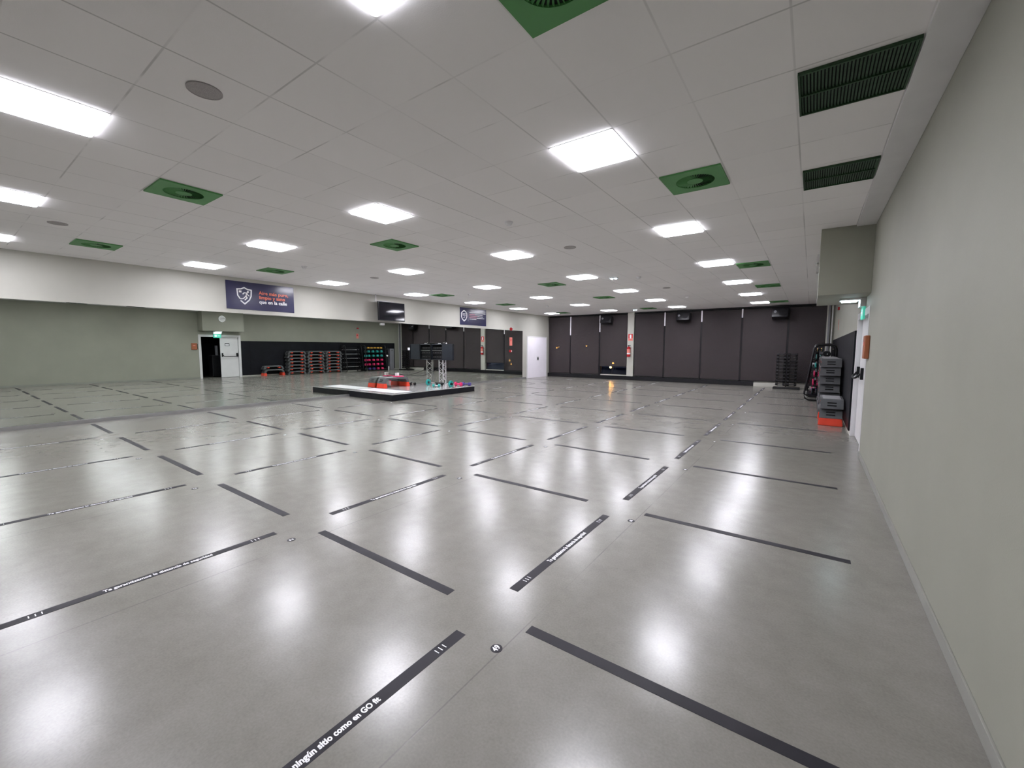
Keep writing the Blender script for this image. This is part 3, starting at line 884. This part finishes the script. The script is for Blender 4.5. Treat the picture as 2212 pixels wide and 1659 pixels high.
for (z0, z1, y0) in ((0.40, 0.50, 0.05), (0.20, 0.34, 0.03), (0.05, 0.18, 0.04)):
    u_ = MB().box(-RW+0.03, RW-0.03, y0, RD-0.1, z0, z1, bev=0.005).build('audio_unit', M['black_plastic'], t)
    k_ = MB()
    for kk in range(5): k_.cyl((-0.20+kk*0.09, y0, (z0+z1)/2), (-0.20+kk*0.09, y0-0.012, (z0+z1)/2), 0.011, n=12)
    k_.build('control_knobs', M['cabinet_grey'], u_, True)
MB().box(-RW+0.02, RW-0.02, 0.01, 0.03, 0.355, 0.37).build('shelf_edge', M['steel'], t)
b = MB(); b.box(RW, RW+0.56, -0.03, 0.0, 0.0, RH, bev=0.005); b.box(RW+0.53, RW+0.56, -0.05, 0.03, 0.0, RH, bev=0.004)
b.build('rack_door', M['rack_blue'], t)
# on top of the rack
t = thing('audio_mixer', 'flat black mixer with a bright strip lying on top of the equipment rack', 'mixer', (-10.42, 9.62, 1.686))
MB().box(-0.16, 0.16, -0.12, 0.12, 0, 0.045, bev=0.006).build('mixer_body', M['black_plastic'], t)
MB().box(-0.02, 0.13, -0.125, -0.118, 0.012, 0.032).build('display_strip', M['white_print'], t)
t = thing('headset', 'black and white headset on top of the equipment rack', 'headset', (-10.22, 9.66, 1.686))
b = MB(); b.tube([(0.06*math.cos(a*PI/10), 0, 0.03+0.06*math.sin(a*PI/10)) for a in range(11)], 0.008); b.build('headband', M['black_plastic'], t, True)
for sx in (-0.06, 0.06): MB().cyl((sx-0.012, 0, 0.028), (sx+0.012, 0, 0.028), 0.028, n=16).build('ear_cup', M['white_metal'], t, True)

# ================================================================== FAR WALL THINGS
for i, (x, l) in enumerate(((-7.22, 'left of the extinguisher column'), (-3.60, 'middle one of the three'), (0.03, 'right one, above the dumbbell tower'))):
    t = thing('wall_loudspeaker', 'black loudspeaker under the ceiling on the window wall, ' + l, 'speaker', (x, YF-0.30, 2.94), 0, 'loudspeakers on the window wall')
    rx = Matrix.Rotation(math.radians(-18), 4, 'X')
    b = MB(); b.box(-0.28, 0.28, -0.16, 0.16, -0.19, 0.19, bev=0.03, mat=rx); b.build('cabinet', M['black_plastic'], t, True)
    b = MB(); b.cyl((0.10, -0.160, 0), (0.10, -0.172, 0), 0.13, n=32, mat=rx); b.build('woofer', M['black_metal'], t, True)
    b = MB(); b.cyl((-0.16, -0.160, 0.02), (-0.16, -0.176, 0.02), 0.05, n=24, mat=rx); b.build('tweeter', M['cabinet_grey'], t, True)
    b = MB(); b.box(-0.24, 0.26, -0.17, -0.155, 0.165, 0.175, mat=rx); b.box(-0.1, 0.1, 0.1, 0.29, 0.06, 0.10); b.build('bracket', M['black_metal'], t)
t = thing('fire_extinguisher', 'red fire extinguisher hanging on the white column between the blinds', 'fire extinguisher', (-6.12, YF-0.15, 1.14))
b = MB(); b.cyl((0, 0, 0.03), (0, 0, 0.44), 0.085, n=28); b.cyl((0, 0, 0.44), (0, 0, 0.50), 0.085, 0.03, n=28); b.cyl((0, 0, 0.0), (0, 0, 0.03), 0.07, 0.085, n=28)
b.build('cylinder', M['red'], t, True)
MB().cyl((0, 0, 0.12), (0, 0, 0.38), 0.0865, n=28).build('paper_label', M['salmon'], t, True)
MB().cyl((0, 0, 0.13), (0, 0, 0.19), 0.0875, n=28).build('white_band', M['white_print'], t, True)
b = MB(); b.cyl((0, 0, 0.50), (0, 0, 0.56), 0.02, n=12); b.box(-0.02, 0.09, -0.015, 0.015, 0.55, 0.575); b.box(-0.02, 0.08, -0.012, 0.012, 0.52, 0.535)
b.build('valve_head', M['black_plastic'], t)
b = MB(); b.tube([(-0.02, 0, 0.54), (-0.09, 0, 0.52), (-0.115, 0, 0.42), (-0.11, 0, 0.2), (-0.10, 0, 0.1)], 0.012); b.build('hose', M['black_plastic'], t, True)
MB().box(-0.03, 0.03, 0.06, 0.10, 0.2, 0.5).build('wall_hook', M['white_metal'], t)
t = thing('extinguisher_sign', 'red and white fire extinguisher sign on the white column', 'sign', (-6.08, YF-0.052, 2.08))
MB().box(-0.115, 0.115, -0.004, 0, -0.16, 0.17).build('sign_board', M['salmon'], t)
MB().box(-0.11, 0.11, -0.0055, -0.004, -0.04, 0.165).build('red_field', M['red_print'], t)
b = MB(); b.poly([(-0.035, -0.05), (0.035, -0.05), (0.045, 0.09), (0.03, 0.13), (-0.03, 0.13), (-0.045, 0.09)], 0.0015, mat=Matrix.Translation((0, -0.0055, 0)) @ Matrix.Rotation(PI/2, 4, 'X'))
b.build('extinguisher_symbol', M['white_print'], t)
MB().box(-0.09, 0.09, -0.0055, -0.004, -0.115, -0.10).build('text_line', M['red_print'], t)

# street lamps outside, shining through the blinds
for i, (x, z, rr, l) in enumerate(((-10.76, 1.58, 0.055, 'leftmost, flat'), (-10.64, 1.61, 0.03, 'small round one beside the leftmost'), (-8.91, 1.68, 0.06, 'behind the second blind'),
                                   (-7.37, 0.78, 0.062, 'behind the raised blind, upper'), (-7.50, 0.55, 0.055, 'below the raised blind edge, lower'))):
    o = thing('street_lamp', 'glowing orange lamp outside the far windows, ' + l, 'lamp', (x, YF+1.0, -0.02), 0, 'orange lamps outside')
    MB().sphere((0, 0, z+0.02), rr, 1.0, 0.5, 0.7 if i in (0, 2) else 0.9).build('lamp_globe', M['street_lamp'], o, True)
    MB().cyl((0, 0, 0), (0, 0, z+0.02-rr*0.6), 0.012, n=10).build('lamp_post', M['black_metal'], o, True)

# ================================================================== DUMBBELL TOWER, far right
t = thing('dumbbell_tower', 'black upright rack with a thick base for two columns of dumbbells', 'rack', (0.36, 17.62, 0))
b = MB(); b.box(-0.42, 0.46, -0.30, 0.30, 0, 0.06, bev=0.015); b.build('base_plate', M['black_metal'], t)
MB().box(-0.02, 0.02, -0.06, 0.06, 0.06, 1.40, bev=0.004).build('mast', M['black_metal'], t)
b = MB()
for q in range(10):
    z = 0.12 + q*0.128
    for sx in (-1, 1):
        for dx in (0.10, 0.27):
            b.box(sx*dx-0.012, sx*dx+0.012, -0.13, 0.08, z-0.012, z)
    b.box(-0.30, 0.30, 0.04, 0.07, z-0.02, z)
b.build('support_arms', M['black_metal'], t)
hexp = dumbbell('dumbbell', 'black_metal', 0.32, 0.056, handle='black_metal')
fst = True
for q in range(10):
    for s_, l in ((-1, 'left'), (1, 'right')):
        if q == 9 and s_ == 1: pass
        o = hexp if fst else dup(hexp); fst = False
        o.location = (0.36 + s_*0.185, 17.54, 0.12 + q*0.128 + 0.002)
        tag(o, 'black hexagonal dumbbell, %s column of far tower, %s' % (l, 'lowest' if q == 0 else 'topmost' if q == 9 else CNT[q] + ' from the bottom'), 'dumbbell', 'dumbbells on the far tower')

# ================================================================== FRAME RACK by right wall
def side_frame(y, x0b=1.0, x0t=1.22, x1=1.70, H=1.66):
    b = MB()
    pts = [(x1, y, 0.10), (x1-0.02, y, 0.03), (x0b+0.10, y, 0.03), (x0b+0.02, y, 0.08), (x0b, y, 0.20), (x0t-0.04, y, H-0.12), (x0t, y, H-0.03), (x0t+0.07, y, H), (x1-0.10, y, H), (x1-0.03, y, H-0.03), (x1, y, H-0.12), (x1, y, 0.10)]
    b.tube(pts, 0.026)
    return b
t = thing('bar_rack', 'black tubular frame rack with rounded leaning sides and barbell hooks, beside the step stacks', 'rack', (0, 0, 0))
for y in (13.44, 14.60): side_frame(y).build('side_frame', M['black_metal'], t, True)
b = MB()
for q in range(7):
    z = 0.18 + q*0.22
    x = 1.04 + (z/1.66)*0.2
    b.box(x, x+0.03, 13.44, 14.60, z-0.02, z+0.02)
    b.box(1.64, 1.67, 13.44, 14.60, z+0.03, z+0.06)
b.build('shelf_rails', M['black_metal'], t)
bars = None
for q in range(5):
    z = 0.32 + q*0.27; x = 1.22 + z*0.10
    if bars is None:
        bars = thing('studio_bar', '', 'barbell')
        MB().cyl((0, -0.62, 0), (0, 0.62, 0), 0.014, n=12).build('bar', M['steel'], bars, True)
        for sy in (-0.5, 0.5): MB().cyl((0, sy-0.02, 0), (0, sy+0.02, 0), 0.085, n=24).build('weight_plate', M['black_plastic'], bars, True)
        o = bars
    else: o = dup(bars)
    o.location = (x+0.135, 14.02, z)
    tag(o, 'barbell with black plates in frame rack, %s' % ('lowest' if q == 0 else 'topmost' if q == 4 else CNT[q] + ' from the bottom'), 'barbell', 'barbells in the frame rack')
b = MB()
for q in range(5):
    z = 0.32 + q*0.27; x = 1.22 + z*0.10
    for y in (13.47, 14.57): b.box(x-0.02, x+0.16, y-0.015, y+0.015, z-0.035, z-0.014)
b.build('bar_hooks', M['black_metal'], t)

# ================================================================== COLOURED DUMBBELL RACK
t = thing('dumbbell_rack', 'black sloping shelf rack full of coloured dumbbells near the far corner', 'rack', (0, 0, 0))
for y in (14.88, 16.46): side_frame(y, 1.05, 1.22, 1.70, 1.70).build('side_frame', M['black_metal'], t, True)
RZ = [0.10, 0.385, 0.67, 0.955, 1.24, 1.50]
b = MB()
for z in RZ:
    x = 1.10 + (z/1.7)*0.12
    b.box(x, x+0.30, 14.90, 16.44, z-0.045, z-0.030)
    b.box(x-0.012, x, 14.90, 16.44, z-0.045, z-0.01)
b.build('shelves', M['black_metal'], t)
MB().box(1.66, 1.68, 14.90, 16.44, 0.05, 1.62).build('back_panel', M['black_panel'], t)
rowname = ['lowest shelf', 'second shelf up', 'third shelf up', 'fourth shelf up', 'fifth shelf up', 'top shelf']
spec = [['dark_teal', 'purple', 'purple', 'pink', 'pink'], ['pink']*5, ['pink']*5, ['teal']*5, ['dark_teal', 'teal', 'teal', 'teal', 'teal'], ['dark_teal', 'yellow', 'yellow', 'yellow', 'yellow', 'yellow']]
protos = {}
for r, cols in enumerate(spec):
    z = RZ[r]; x = 1.10 + (z/1.7)*0.12 + 0.14
    n = len(cols)
    ys = [14.99] + [15.24 + q*(1.00/(n-2)) for q in range(n-1)]
    for q, (c_, y) in enumerate(zip(cols, ys)):
        if c_ not in protos:
            o = dumbbell('vinyl_dumbbell', c_, 0.15, 0.078, 20, handle='black_plastic'); protos[c_] = o
        else: o = dup(protos[c_])
        o.location = (x, y, z-0.03)
        cn = {'dark_teal': 'dark grey', 'teal': 'teal', 'pink': 'pink', 'purple': 'purple', 'yellow': 'yellow'}[c_]
        tag(o, '%s round dumbbell, %s of the coloured rack, %s from near end' % (cn, rowname[r], ['first', 'second', 'third', 'fourth', 'fifth', 'sixth'][q]), 'dumbbell', 'coloured dumbbells on the rack')
        if r == 5:
            o.scale = (1, 0.75, 0.75)
# items hanging at the end of the rack
o = MB().sphere((0, 0, 0), 0.08, 1, 1.1, 0.8).build('white_towel', M['white_cloth'], None, True, loc=(1.18, 16.60, 0.99))
tag(o, 'small bunched white towel at the far end of the coloured dumbbell rack', 'towel')
o = MB().box(-0.04, 0.04, -0.03, 0.03, 0, 0.26, bev=0.018).build('spray_bottle', M['white_metal'], None, True, loc=(1.02, 16.60, 0.0))
tag(o, 'white cleaning bottle at the far end of the coloured dumbbell rack', 'bottle')
t = thing('accessory_stand', 'thin black stand with hooks between the coloured rack and the grey cabinet', 'stand', (1.32, 16.68, 0))
b = MB(); b.box(-0.15, 0.2, -0.14, 0.14, 0, 0.03, bev=0.01); b.build('foot', M['black_metal'], t)
b = MB(); b.cyl((0, 0.08, 0.03), (0, 0.08, 1.55), 0.02); b.build('post', M['black_metal'], t, True)
b = MB()
for z in (0.2, 0.9, 1.1, 1.45): b.box(-0.16, 0.0, -0.10, 0.09, z, z+0.02)
b.build('hook_arms', M['black_metal'], t)
MB().box(-0.10, 0.02, -0.10, 0.06, 1.12, 1.44, bev=0.03).build('hanging_pouch', M['black_plastic'], t, True)
t = thing('metal_cabinet', 'tall narrow grey metal cabinet against the right wall in the far corner', 'cabinet', (1.46, 17.10, 0))
MB().box(-0.19, 0.19, -0.17, 0.17, 0, 1.48, bev=0.006).build('cabinet_body', M['cabinet_grey'], t)
MB().box(-0.196, -0.19, -0.15, 0.15, 0.04, 1.44, bev=0.002).build('cabinet_door', M['cabinet_grey'], t)
MB().box(-0.20, -0.196, -0.04, 0.04, 1.33, 1.37).build('cabinet_slot', M['black_plastic'], t)

# ================================================================== RIGHT WALL THINGS
segs = [(7.78, 8.18, 'narrow piece next to the door'), (8.19, 13.35, 'long middle piece behind the step stacks'), (13.36, 17.70, 'long far piece behind the racks')]
for a_, c_, l in segs:
    o = MB().box(W-0.03, W-0.001, a_, c_, 0.072, 1.87, bev=0.003).build('wall_panel', M['black_panel'])
    tag(o, 'black protective wall panel on the right wall, ' + l, 'wall panel', 'black protective wall panels')
# double door
d = structure(MB().box(W+0.06, W+0.105, 6.85, D1-0.06, 0.012, DZ-0.05, bev=0.003).build('door_2', M['white_metal']))
b = MB()
b.box(W-0.005, W+0.16, D0-0.055, D0+0.045, 0, DZ+0.055, bev=0.003); b.box(W-0.005, W+0.16, D1-0.05, D1+0.055, 0, DZ+0.055, bev=0.003)
b.box(W-0.005, W+0.16, D0+0.045, D1-0.05, DZ-0.05, DZ+0.055, bev=0.003)
b.build('door_frame', M['white_metal'], d)
b = MB(); b.box(W+0.02, W+0.06, 6.90, 6.96, 1.05, 1.24, bev=0.008); b.box(W+0.02, W+0.06, 7.56, 7.64, 1.05, 1.24, bev=0.008)
b.tube([(W+0.04, 6.93, 1.16), (W-0.03, 6.98, 1.08), (W-0.045, 7.05, 1.07), (W-0.045, 7.48, 1.07), (W-0.03, 7.56, 1.08), (W+0.04, 7.60, 1.16)], 0.017)
b.build('push_bar', M['black_plastic'], d, True)
b = MB(); b.box(W+0.056, W+0.06, 7.06, 7.27, 1.60, 1.74)
b.build('exit_pictogram', M['black_plastic'], d)
b = MB(); b.box(W+0.053, W+0.056, 7.08, 7.25, 1.62, 1.70); b.build('pictogram_field', M['white_print'], d)
# open leaf swung outwards into the dark corridor
d3 = structure(MB().box(W+0.13, W+0.86, D0+0.05, D0+0.095, 0.012, DZ-0.05, bev=0.003).build('door_3', M['white_metal']))
b = MB(); b.box(W+0.6, W+0.7, D0+0.095, D0+0.12, 1.0, 1.1, bev=0.004); b.build('door_handle', M['black_plastic'], d3)
# corridor behind
b = MB(); b.box(W+0.16, 4.4, 5.3, 5.4, 0, 2.5); b.box(W+0.16, 4.4, 8.9, 9.0, 0, 2.5); b.box(4.4, 4.5, 5.3, 9.0, 0, 2.5); b.box(W+0.16, 4.5, 5.3, 9.0, 2.5, 2.6)
structure(b.build('wall_corridor', M['black_panel']))
structure(MB().box(W+0.16, 4.5, 5.3, 9.0, -0.1, 0).build('floor_corridor', M['floor']))
t = thing('storage_cart', 'black covered cart with pale rolls standing in the dark corridor behind the open door', 'cart', (2.6, 7.2, 0))
MB().box(-0.25, 0.25, -0.55, 0.45, 0.03, 1.12, bev=0.03).build('cart_cover', M['black_plastic'], t)
b = MB(); b.cyl((0, -0.25, 1.12), (0, -0.25, 1.62), 0.07, n=16); b.build('paper_roll', M['cabinet_grey'], t, True)
b = MB(); b.sphere((0, 0.12, 1.16), 0.12, 1, 1.3, 0.7); b.build('cloth_bundle', M['cabinet_grey'], t, True)
# exit luminaire and sign above the door
t = thing('exit_light', 'lit emergency exit luminaire with a green panel under the bulkhead above the double door', 'exit light', (W, 6.72, 2.175))
b = MB(); b.box(-0.07, 0, -0.19, 0.19, 0.02, 0.155, bev=0.008); b.box(-0.32, -0.06, -0.15, 0.15, 0.125, 0.155, bev=0.006)
b.build('housing', M['white_metal'], t)
MB().box(-0.29, -0.10, -0.11, 0.11, 0.108, 0.127, bev=0.008).build('light_tube', M['exit_led'], t)
MB().box(-0.03, 0, -0.17, 0.17, -0.17, 0.02, bev=0.004).build('green_panel', M['exit_green'], t)
b = MB(); b.box(-0.033, -0.03, -0.12, -0.02, -0.12, -0.02); b.box(-0.033, -0.03, 0.02, 0.13, -0.08, -0.05)
b.build('running_symbol', M['white_print'], t)
# clock on the bulkhead
t = thing('wall_clock', 'round pale wall clock on the bulkhead above the double door', 'clock', (1.15, 6.75, 2.93))
MB().cyl((-0.035, 0, 0), (0, 0, 0), 0.15, n=40).build('clock_rim', M['chrome'], t, True)
MB().cyl((-0.038, 0, 0), (-0.034, 0, 0), 0.137, n=40).build('clock_face', M['clock_face'], t, True)
b = MB(); b.box(-0.042, -0.039, -0.008, 0.008, -0.01, 0.09, mat=Matrix.Rotation(math.radians(100), 4, 'X')); b.box(-0.042, -0.039, -0.006, 0.006, -0.01, 0.12, mat=Matrix.Rotation(math.radians(-75), 4, 'X'))
b.build('clock_hands', M['black_plastic'], t)
# orange box by the door
t = thing('intercom_box', 'orange brown wall box beside the double door on the near side', 'wall box', (W, 5.74, 1.57))
MB().box(-0.055, 0, -0.13, 0.10, -0.16, 0.16, bev=0.012).build('box_body', M['amber_box'], t)
MB().box(-0.060, -0.055, -0.07, 0.03, 0.02, 0.07, bev=0.002).build('label_plate', M['salmon'], t)
MB().box(-0.04, -0.01, 0.10, 0.125, -0.12, 0.12, bev=0.004).build('side_clip', M['black_plastic'], t)
# small fire items on the upper right wall
o = MB().box(-0.05, 0, -0.06, 0.06, -0.05, 0.05, bev=0.01).build('alarm_sounder', M['red'], None, loc=(W, 14.75, 2.80))
tag(o, 'small dark red alarm box high on the right wall above the racks', 'alarm')
t = thing('fire_sign', 'small red prohibition style fire sign on the right wall above the racks', 'sign', (W, 14.72, 2.30))
MB().box(-0.004, 0, -0.09, 0.09, -0.16, 0.16).build('sign_board', M['salmon'], t)
MB().cyl((-0.006, 0, 0.05), (-0.004, 0, 0.05), 0.055, n=24).build('round_symbol', M['red_print'], t)
